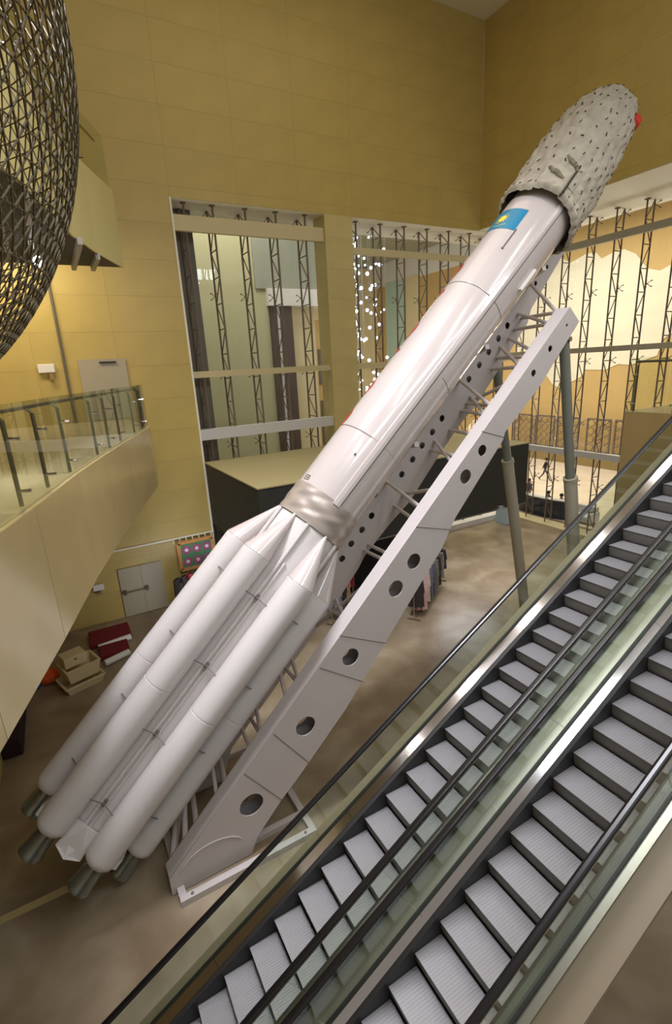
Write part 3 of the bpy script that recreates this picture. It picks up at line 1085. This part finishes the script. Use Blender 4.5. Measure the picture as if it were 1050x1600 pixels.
def escalator(y0, y1, gl, gr, label, outer):
    t = thing('escalator', (EP(-5.6, (y0+y1)/2, 0)), label, 'escalator', 'pair of escalators')
    w = y1-y0
    o = step_mesh(w).build('step', M['tread'])
    rz = riser_mesh(w).build('step_riser', M['riser'])
    sme, rme = o.data, rz.data
    for q in (o, rz):
        COL.objects.unlink(q)
        bpy.data.objects.remove(q)
    s = -5.656
    while s < 9.6:
        p = EP(s, y0, 0)
        st_ = inst('step', sme, t, p)
        inst('step_riser', rme, st_, p)
        s += .404
    SA, SB = -6.2, 10.3
    inner = {}
    for side, ye, yg in ((1, y1, gl), (-1, y0, gr)):
        a = ye+side*.004
        strip(SA, SB, [(a, -.35), (a, .09), (a+side*.035, .11), (a+side*.05, .11), (a+side*.05, -.35)]).build('skirt_panel', M['skirt'], t)
        L = 2.3
        s0 = SA
        g_ = yg-side*.03
        k = 0
        while s0 < SB-.1:
            e = min(s0+L, SB)
            strip(s0+.002, e-.002, [(a+side*.045, .115), (g_, .155), (g_, .12), (a+side*.045, .09)]).build('inner_deck', M['inox'], t)
            s0 = e
        strip(SA, SB, [(g_, .165), (yg+side*.02, .165), (yg+side*.02, .08), (g_, .08)]).build('glass_seal', M['seal'], t)
        s0 = SA
        while s0 < SB-.1:
            e = min(s0+1.38, SB)
            strip(s0+.004, e-.004, [(yg-.006, .1), (yg+.006, .1), (yg+.006, .74), (yg-.006, .74)]).build('glass_panel', M['glass'], t)
            s0 = e
        hr = []
        for i in range(14):
            q = 2*math.pi*i/14
            hr.append((yg-side*.012+.042*abs(math.cos(q))**.7*math.copysign(1, math.cos(q)), .765+.024*math.sin(q)))
        strip(SA, SB, hr).build('handrail', M['rubber'], t)
        strip(SA, SB, [(yg-.022, .722), (yg+.022, .722), (yg+.022, .744), (yg-.022, .744)]).build('handrail_guide', M['inox'], t)
    for sec, mt, nm in outer:
        s0 = SA
        while s0 < SB-.1:
            e = min(s0+3.2, SB)
            strip(s0+.002, e-.002, sec).build(nm, M[mt], t)
            s0 = e
    return t


escalator(3.64, 4.53, 4.715, 3.455, 'left escalator, nearer the rocket, with grey steps and black handrails',
          [([(4.735, .12), (4.88, .12), (4.88, -.95), (4.735, -.95)], 'clad', 'outer_cladding'), ([(3.66, -.9), (4.72, -.9), (4.72, -.95), (3.66, -.95)], 'clad', 'underside'),
           ([(3.31, .11), (3.435, .11), (3.435, .06), (3.31, .06)], 'inox2', 'outer_deck')])
escalator(2.11, 3.01, 3.17, 1.965, 'right escalator, nearer the camera, with grey steps and beige side ledge',
          [([(1.86, .13), (1.945, .13), (1.945, -.9), (1.86, -.9)], 'inox2', 'outer_deck'), ([(1.585, -.02), (1.585, .04), (1.862, .1), (1.862, -.95), (2.05, -.95)], 'clad', 'outer_cladding'),
           ([(2.06, -.9), (3.3, -.9), (3.3, -.95), (2.06, -.95)], 'clad', 'underside'), ([(3.19, .11), (3.308, .11), (3.308, .06), (3.19, .06)], 'inox2', 'outer_deck')])

# ================================================================ LATTICE SPHERE
SC, SR = Vector((-2.53, 5.46, 11.75)), 3.21
sph = thing('lattice_sphere', SC, 'huge dark lattice sphere hanging at the upper left', 'sphere')
lat = MB()


def sp_pt(u, v, r=SR):
    return SC + Vector((r*math.cos(v)*math.cos(u), r*math.cos(v)*math.sin(u), r*math.sin(v)))


def ring(pts, w):
    # flat ribbon of thickness along the path, on the sphere
    m_ = lat
    vs, fs = [], []
    n = len(pts)
    for i, p in enumerate(pts):
        q = pts[(i+1) % n] if i < n-1 else pts[i]
        pr_ = pts[i-1] if i > 0 else pts[i]
        tdir = (q-pr_)
        rad = (p-SC).normalized()
        sd = tdir.cross(rad).normalized()*w
        vs += [p-sd, p+sd, p-rad*.012+sd, p-rad*.012-sd]
    for i in range(n-1):
        for k in range(4):
            fs.append((4*i+k, 4*i+(k+1) % 4, 4*i+4+(k+1) % 4, 4*i+4+k))
    m_.add(vs, fs)


NL = 128
for k in range(NL):
    for sgn in (1, -1):
        pts = []
        for j in range(0, 46):
            v = R(-80+160*j/45)
            # loxodromic diagonals keep the cells diamond shaped
            u = 2*math.pi*k/NL + sgn*math.log(math.tan(math.pi/4+v/2))*.55
            pts.append(sp_pt(u, v))
        ring(pts, .0042)
for j in range(1, 64):
    v = R(-85+170*j/64)
    ring([sp_pt(2*math.pi*i/90, v) for i in range(91)], .0038)
lo_ = lat.build('lattice_mesh', M['lattice'], sph)
lo_['kind'] = 'stuff'
hub = MB()
hub.tube(sp_pt(0, math.pi/2), (SC.x, SC.y, 23.6), .03, n=8)
hub.build('hanging_rod', M['lattice'], sph)

# ================================================================ CHANDELIER
ch = thing('crystal_chandelier', (14, 24, 9), 'tall sparkling crystal chandelier behind the pier in the second window', 'chandelier')
wires = MB()
rnd = random.Random(3)
for i in range(150):
    left = i < 90
    X_ = rnd.uniform(15.0, 15.5) if left else rnd.uniform(15.4, 17.2)
    Y_ = rnd.uniform(24.0, 25.0)
    t_ = rnd.random()
    Z_ = 5.6+t_*12.0
    b_ = MB().ball((X_, Y_, Z_), rnd.uniform(.05, .1) if not left else rnd.uniform(.04, .1), 8, 5).build('crystal', M['crystal'], ch)
    if i % 4 == 0:
        wires.tube((X_, Y_, Z_), (X_, Y_, 21.2), .008, n=3, cap=False)
wires.build('wires', M['lowbeam'], ch)['kind'] = 'stuff'


# ================================================================ PEOPLE
def body(name, joints, edges, radii, mt, parent):
    me = bpy.data.meshes.new(name)
    me.from_pydata(joints, edges, [])
    o = bpy.data.objects.new(name, me)
    COL.objects.link(o)
    sk = o.modifiers.new('skin', 'SKIN')
    for v, r in zip(me.skin_vertices[0].data, radii):
        v.radius = r if isinstance(r, tuple) else (r, r)
    me.skin_vertices[0].data[0].use_root = True
    sb = o.modifiers.new('sub', 'SUBSURF')
    sb.levels = sb.render_levels = 1
    bpy.context.view_layer.update()
    me2 = bpy.data.meshes.new_from_object(o.evaluated_get(bpy.context.evaluated_depsgraph_get()))
    COL.objects.unlink(o)
    bpy.data.objects.remove(o)
    me2.materials.clear()
    me2.materials.append(mt)
    for p in me2.polygons:
        p.use_smooth = True
    return me2


skin = mat('skin', (196, 146, 116), .6)
hairm = mat('hair_dark', (34, 26, 22), .7)


def person(loc, rz, label, pose, shirt, trousers):
    t = thing('person', loc, label, 'person')
    t.rotation_euler = (0, 0, rz)
    if pose == 'walk':
        J = dict(pel=(0, 0, .95), ch=(.03, 0, 1.3), nk=(.05, 0, 1.48), hd=(.07, 0, 1.62), ht=(.07, 0, 1.7), ls=(.03, .19, 1.42), le=(.15, .24, 1.15), lh=(.32, .22, 1.0), rs=(.03, -.19, 1.42), re=(-.1, -.24, 1.17), rh=(-.15, -.24, .93),
                 lh1=(0, .1, .9), lk=(-.12, .1, .5), lf=(-.42, .1, .12), lt=(-.3, .1, .04), rh1=(0, -.1, .9), rk_=(.22, -.1, .52), rf=(.38, -.1, .09), rt_=(.52, -.1, .05))
    elif pose == 'stand':
        J = dict(pel=(0, 0, .95), ch=(0, 0, 1.3), nk=(0, 0, 1.48), hd=(.02, 0, 1.62), ht=(.02, 0, 1.7), ls=(0, .19, 1.42), le=(.02, .25, 1.15), lh=(.08, .22, .9), rs=(0, -.19, 1.42), re=(.0, -.25, 1.15), rh=(.08, -.22, .9),
                 lh1=(0, .1, .9), lk=(.02, .1, .5), lf=(0, .1, .09), lt=(.14, .12, .04), rh1=(0, -.1, .9), rk_=(.02, -.1, .5), rf=(0, -.1, .09), rt_=(.14, -.12, .04))
    else:
        J = dict(pel=(0, 0, .55), ch=(.04, 0, .92), nk=(.08, 0, 1.1), hd=(.12, 0, 1.24), ht=(.13, 0, 1.32), ls=(.05, .19, 1.04), le=(.16, .25, .8), lh=(.38, .14, .78), rs=(.05, -.19, 1.04), re=(.16, -.25, .8), rh=(.38, -.14, .78),
                 lh1=(.02, .1, .5), lk=(.42, .12, .5), lf=(.42, .12, .09), lt=(.56, .12, .04), rh1=(.02, -.1, .5), rk_=(.42, -.12, .5), rf=(.42, -.12, .09), rt_=(.56, -.12, .04))
    rad = dict(pel=.14, ch=(.17, .12), nk=.055, hd=.095, ht=.085, ls=.06, le=.045, lh=.035, rs=.06, re=.045, rh=.035, lh1=.09, lk=.065, lf=.045, lt=.04, rh1=.09, rk_=.065, rf=.045, rt_=.04)
    K = list(J)
    ed = [('pel', 'ch'), ('ch', 'nk'), ('nk', 'hd'), ('hd', 'ht'), ('ch', 'ls'), ('ls', 'le'), ('le', 'lh'), ('ch', 'rs'), ('rs', 're'), ('re', 'rh'), ('pel', 'lh1'), ('lh1', 'lk'), ('lk', 'lf'), ('lf', 'lt'), ('pel', 'rh1'), ('rh1', 'rk_'), ('rk_', 'rf'), ('rf', 'rt_')]
    me = body('body', [J[k] for k in K], [(K.index(a), K.index(b)) for a, b in ed], [rad[k] for k in K], skin, t)
    me.materials.append(shirt)
    me.materials.append(trousers)
    hipz = J['pel'][2]
    nkz = J['nk'][2]
    for p in me.polygons:
        c = p.center
        leg = c.z < hipz-.02 if pose != 'sit' else (c.z < hipz+.0 or (c.x > .15 and c.z < .65))
        if c.z > nkz-.02:
            p.material_index = 0
        elif leg and abs(c.y) < .19:
            p.material_index = 2
        elif math.hypot(c.x-J['lh'][0], c.z-J['lh'][2]) < .09 or math.hypot(c.x-J['rh'][0], c.z-J['rh'][2]) < .09:
            p.material_index = 0
        else:
            p.material_index = 1
    o = bpy.data.objects.new('body', me)
    COL.objects.link(o)
    o.parent = t
    hx, hy, hz = J['hd']
    h = MB().ball((hx-.02, 0, hz+.06), .115, 12, 8, (1.05, .95, .95))
    ho = h.build('hair', hairm)
    ho.parent = t
    return t


blk = mat('cloth_black', (46, 42, 44), .9)
wht = mat('cloth_white', (214, 208, 200), .9)
jean = mat('cloth_jeans', (92, 92, 104), .9)
dk = mat('cloth_dark', (52, 50, 54), .9)
person((31.9, 24.65, 0), R(-60), 'person in a black top walking across the pale hall floor', 'walk', blk, jean)
person((25.2, 19.0, 0), R(150), 'seated person with dark hair in a black top behind the navy counter', 'sit', blk, dk)
person((25.2, 18.1, 0), R(150), 'seated person in a white top at the right end of the navy counter', 'sit', wht, dk)
person((25.6, 20.9, 0), R(-90), 'standing person in grey clothes beside the truss by the black room', 'stand', jean, jean)
for x, y, lb in ((25.17, 19.02, 'dark stool under the seated person in black'), (25.17, 18.12, 'dark stool under the seated person in white')):
    t = thing('stool', (x, y, 0), lb, 'stool', 'stools behind the counter')
    MB().tube((x, y, .4), (x, y, .44), .19, n=14).build('seat', M['black'], t)
    MB().tube((x, y, 0), (x, y, .4), .04, n=8).build('leg', M['black'], t)

# counter, bench, boxes beyond the curb
ct = thing('counter', (24, 18.6, 0), 'dark navy curved counter standing behind the truss wall', 'counter')
cpts = [(24.5, 20.9), (24.35, 20.2), (24.3, 19.5), (24.35, 18.8), (24.45, 18.1), (24.65, 17.5)]
for i in range(len(cpts)-1):
    a_, b_ = cpts[i], cpts[i+1]
    MB().beam((a_[0], a_[1], .55), (b_[0], b_[1], .55), .1, 1.1).build('front_panel', M['navy'], ct)
tp = MB()
for i in range(len(cpts)-1):
    a_, b_ = cpts[i], cpts[i+1]
    tp.beam((a_[0]+.1, a_[1], 1.12), (b_[0]+.1, b_[1], 1.12), .4, .05)
tp.build('counter_top', M['lowbeam'], ct)
sf = thing('sofa', (25.2, 16.8, 0), 'grey low sofa to the right of the navy counter', 'sofa')
MB().box(24.75, 25.6, 16.1, 17.4, .1, .45).build('seat', M['lowbeam'], sf, .05)
MB().box(25.45, 25.65, 16.1, 17.4, .4, .9).build('backrest', M['lowbeam'], sf, .05)
MB().box(24.75, 25.6, 16.0, 16.12, .1, .65).build('armrest', M['lowbeam'], sf, .03)
MB().box(24.75, 25.6, 17.38, 17.5, .1, .65).build('armrest', M['lowbeam'], sf, .03)
pt = thing('display_plinth', (21.9, 19.2, 0), 'pale blue and pink plinth under the right end of the black room', 'plinth')
MB().box(21.4, 22.3, 18.9, 19.7, 0, 1.05).build('body', mat('plinth_blue', (186, 208, 222), .5), pt, .02)
MB().box(22.3, 22.42, 18.9, 19.7, 0, 1.05).build('side', mat('plinth_pink', (214, 176, 172), .5), pt, .01)

# stalls seen through the glass
k_ = 0
for x, y, z, w_, lb in ((13.6, 26.2, 3.4, 1.3, 'white display stall with sloping top behind the left window'), (12.2, 26.6, 3.4, .6, 'narrow white cabinet behind the left window, beside the dark column'), (20.6, 27.0, 2.9, 2.6, 'glass fronted kiosk seen between the girders under the rocket')):
    t = thing('display_stall', (x, y, 0), lb, 'stall')
    MB().box(x-w_/2, x+w_/2, y, y+.8, 0, z).build('cabinet', M['white'], t)
    MB().box(x-w_/2-.05, x+w_/2+.05, y-.05, y+.85, z, z+.06).build('counter_top', M['lowbeam'], t)
    MB().box(x-w_/2+.1, x+w_/2-.1, y-.02, y, z-.7, z-.25).build('front_panel', M['tealwall'], t)
    for q in range(4):
        MB().box(x-w_/2+.15+q*w_/5, x-w_/2+.15+q*w_/5+w_/8, y+.2, y+.4, z+.06, z+.35).build('goods', (M['cream'], M['brown'], M['tealwall'], M['white'])[q], t)


# ================================================================ CLOTHES RACKS
def garment(x, y, ztop, length, w, mt, label, ang=0., grp=None, flare=1.25):
    m_ = MB()
    ca, sa = math.cos(ang), math.sin(ang)

    def f(i, j):
        t_ = j/10
        a_ = 2*math.pi*i/28
        sh = min(1, .25+t_*5)
        wd = w*(sh*(1+(flare-1)*t_))
        dp = .09*(1+.8*t_)*(1+.35*math.sin(i*1.9+x*3)*t_)
        u, v = wd/2*math.cos(a_), dp*math.sin(a_)
        return (x+u*ca-v*sa, y+u*sa+v*ca, ztop-length*t_)
    m_.grid(f, 28, 11, True)
    for sg in (-1, 1):
        m_.tube((x+sg*w*.4*ca, y+sg*w*.4*sa, ztop-.12), (x+sg*w*.55*ca, y+sg*w*.55*sa, ztop-.12-length*.45), .065, .05, n=8)
    g = m_.build('garment', mt)
    return tag(g, label, 'clothing', grp)


def rack(x0, y0, x1, y1, h, label):
    t = thing('clothes_rack', ((x0+x1)/2, (y0+y1)/2, 0), label, 'rack')
    MB().tube((x0, y0, h), (x1, y1, h), .018, n=8).build('rail', M['inox'], t)
    for x, y in ((x0, y0), (x1, y1)):
        MB().tube((x, y, 0), (x, y, h), .02, n=8).build('post', M['inox'], t)
        dx, dy = -(y1-y0), (x1-x0)
        L = math.hypot(dx, dy)
        MB().tube((x-dx/L*.25, y-dy/L*.25, .03), (x+dx/L*.25, y+dy/L*.25, .03), .02, n=8).build('foot', M['inox'], t)
    return t


def clothm(n, c):
    return mat(n, c, .9, noise=.12, nscale=9, bump=.3, bscale=25)


rack(10.3, 13.2, 13.4, 15.3, 1.7, 'steel clothes rack under the black room, right of the near girder')
gs = [((52, 44, 42), 'dark brown garment at the near end of the right rack'), ((214, 178, 174), 'long pale pink dress on the right clothes rack'), ((212, 190, 184), 'creased light pink skirt behind the pale pink dress'), ((112, 112, 124), 'blue grey patterned dress on the right clothes rack'),
      ((96, 98, 110), 'dark blue grey patterned coat behind the blue grey dress'), ((124, 120, 108), 'olive grey long coat on the right clothes rack'), ((60, 54, 50), 'black striped coat near the far end of the right rack'), ((140, 134, 128), 'light grey coat beside the black striped coat'), ((70, 62, 66), 'dark violet jacket at the far end of the right rack')]
for i, (c, lb) in enumerate(gs):
    t_ = (i+.3)/len(gs)
    garment(10.4+t_*3.0, 13.27+t_*2.0, 1.68, (1.2, 1.5, 1.35, 1.45, 1.4, 1.5, 1.35, 1.2, .95)[i], .5, clothm('cloth_%d' % i, c), lb, R(-40), 'garments on the right rack')
rack(7.6, 14.6, 9.3, 15.9, 1.7, 'steel clothes rack seen between the rocket and the near girder')
for i, (c, lb, L) in enumerate((((206, 164, 132), 'peach coat on the rack between rocket and near girder', 1.1), ((122, 134, 158), 'blue grey dress on the rack between rocket and near girder', 1.25), ((150, 62, 52), 'red top on the rack between rocket and near girder', .8), ((60, 66, 62), 'dark green coat on the rack between rocket and near girder', 1.2))):
    garment((8.55, 7.9, 8.9, 8.25)[i], (15.35, 14.85, 15.6, 15.1)[i], 1.68, L, .45, clothm('cloth_b%d' % i, c), lb, R(-45), 'garments on the middle rack')
rack(2.9, 18.4, 4.7, 19.2, 1.75, 'clothes rack against the back wall under the patterned cloth')
for i, (c, lb) in enumerate((((40, 34, 36), 'black garment at the left end of the wall rack'), ((58, 46, 48), 'dark brown garment second on the wall rack'), ((150, 50, 66), 'crimson garment on the wall rack'), ((44, 110, 84), 'green shawl on the wall rack'), ((176, 168, 176), 'pale lilac blouse on the wall rack'), ((66, 62, 90), 'dark blue shawl at the right end of the wall rack'))):
    garment(3.0+i*.28, 18.45+i*.125, 1.72, (1.5, 1.4, 1.0, 1.1, .9, 1.3)[i], .42, clothm('cloth_c%d' % i, c), lb, R(-65), 'garments on the wall rack')
# patterned hanging cloth
hc = thing('patterned_cloth', (3.9, 19.8, 1.0), 'green cloth with six pink ring motifs hanging on the back wall', 'cloth')
MB().box(3.45, 4.85, 19.78, 19.8, 1.5, 2.65).build('fabric', clothm('cloth_green', (92, 140, 104)), hc)
bd = MB()
for a_, b_ in (((3.45, 1.5), (4.85, 1.5)), ((3.45, 2.65), (4.85, 2.65)), ((3.45, 1.5), (3.45, 2.65)), ((4.85, 1.5), (4.85, 2.65))):
    bd.beam((a_[0], 19.775, a_[1]), (b_[0], 19.775, b_[1]), .02, .14)
bd.build('border', clothm('cloth_orange', (210, 150, 90)), hc)
for i in range(3):
    for j in range(2):
        c_ = Vector((3.75+i*.42, 19.77, 1.82+j*.5))
        rg = MB()
        rg.grid(lambda a_, b_: c_+Vector(((.09+.08*b_)*math.cos(2*math.pi*a_/20), -.004, (.09+.08*b_)*math.sin(2*math.pi*a_/20))), 20, 2, True)
        rg.build('ring_motif', clothm('cloth_pink', (190, 80, 140)), hc)
        dm = MB()
        dm.tube(c_+Vector((0, .0, 0)), c_+Vector((0, -.01, 0)), .075, n=14)
        dm.build('motif_center', M['white'], hc)
for i in range(7):
    MB().beam((3.3+i*.26, 19.8, 2.65), (3.3+i*.26, 19.94, 2.83), .05, .01).build('hanging_loop', M['cream'], hc)

# bins and mattresses under the gallery
binm = mat('bin_cream', (218, 202, 160), .5)


def binbox(x, y, w, d, h, z, label, name='storage_bin', rot=.2):
    t = thing(name, (x, y, z), label, 'bin')
    m_ = MB()
    o_ = [(-w/2, -d/2), (w/2, -d/2), (w/2, d/2), (-w/2, d/2)]
    i_ = [(-w/2+.04, -d/2+.04), (w/2-.04, -d/2+.04), (w/2-.04, d/2-.04), (-w/2+.04, d/2-.04)]
    c, s_ = math.cos(rot), math.sin(rot)
    T = lambda p, z_, k=1.: (x+(p[0]*c-p[1]*s_)*k, y+(p[0]*s_+p[1]*c)*k, z_)
    vs = [T(p, z, .86) for p in o_]+[T(p, z+h) for p in o_]+[T(p, z+h) for p in i_]+[T(p, z+.04, .86) for p in i_]
    fs = [(3, 2, 1, 0), (12, 13, 14, 15)]
    for k in range(4):
        j = (k+1) % 4
        fs += [(k, j, 4+j, 4+k), (4+k, 4+j, 8+j, 8+k), (8+k, 8+j, 12+j, 12+k)]
    m_.add(vs, fs)
    m_.build('tub', binm, t)
    rm = MB()
    for k in range(4):
        rm.beam(T(o_[k], z+h), T(o_[(k+1) % 4], z+h), .05, .05)
    rm.build('rim', binm, t)
    return t


ang_ = R(18)
binbox(-.75, 16.0, 1.15, .9, .24, 0, 'low cream tray with dark opening at the bottom of the stack', 'tray', ang_)
binbox(-.72, 16.1, 1.0, .8, .44, .27, 'open cream storage bin resting on the low tray', 'storage_bin', ang_)
bx = thing('carton', (-.85, 16.1, .745), 'closed cream carton on top of the open storage bin', 'box')
ca = MB()
ca.hexa([(-.85+dx*math.cos(ang_)-dy*math.sin(ang_), 16.1+dx*math.sin(ang_)+dy*math.cos(ang_), z_) for z_ in (.745, 1.08) for dx, dy in ((-.33, -.26), (.33, -.26), (.33, .26), (-.33, .26))])
ca.build('body', binm, bx, .015)
kb = MB()
kb.tube((-.77, 15.83, .98), (-.77, 15.87, .98), .03, n=8)
kb.build('latch', M['darkcol'], bx)
mred = clothm('mattress_red', (116, 26, 34))
for (x0, x1, y0, y1, z0, lb) in ((-.35, 1.05, 18.0, 19.1, .0, 'dark red mat nearer the wall beside the yellow wall corner'), (-.1, .85, 16.95, 17.75, .0, 'dark red mat behind the cream bins')):
    t = MB().box(x0, x1, y0, y1, z0, z0+.22).build('floor_mat', mred, None, .04)
    tag(t, lb, 'mat', 'red mats under the gallery')
for (x0, x1, y0, y1, lb) in ((-.1, 1.0, 17.8, 17.98, 'pale roll lying between the two red mats'), (.0, .8, 16.6, 16.9, 'pale roll lying in front of the red mats')):
    t = MB()
    t.tube((x0, y0, .12), (x1, y1, .12), .11, n=12)
    tag(t.build('fabric_roll', M['white']), lb, 'roll', 'pale rolls by the mats')
ob = thing('orange_bag', (-1.6, 16.6, 0), 'orange bag with a blue patch on the floor under the gallery', 'bag')
MB().ball((-1.65, 16.6, .25), .34, 12, 8, (1, .8, .72)).build('sack', clothm('bag_orange', (232, 96, 40)), ob)
MB().ball((-1.95, 16.3, .22), .13, 8, 6).build('patch', clothm('bag_blue', (60, 70, 160)), ob)
tag(MB().box(-2.7, -2.25, 13.4, 16.0, 0, .5).build('covered_bench', mat('cloth_maroon', (42, 20, 24), .9), None, .05), 'dark maroon covered bench along the wall under the gallery', 'bench')
nb = thing('wall_box', (.2, 19.9, 1.6), 'small white box on the yellow wall left of the ground door', 'box')
MB().box(.12, .5, 19.86, 20.0, 1.42, 1.66).build('housing', M['white'], nb, .01)
MB().box(.2, .36, 19.84, 20.0, 1.3, 1.36).build('bracket', M['brown'], nb)
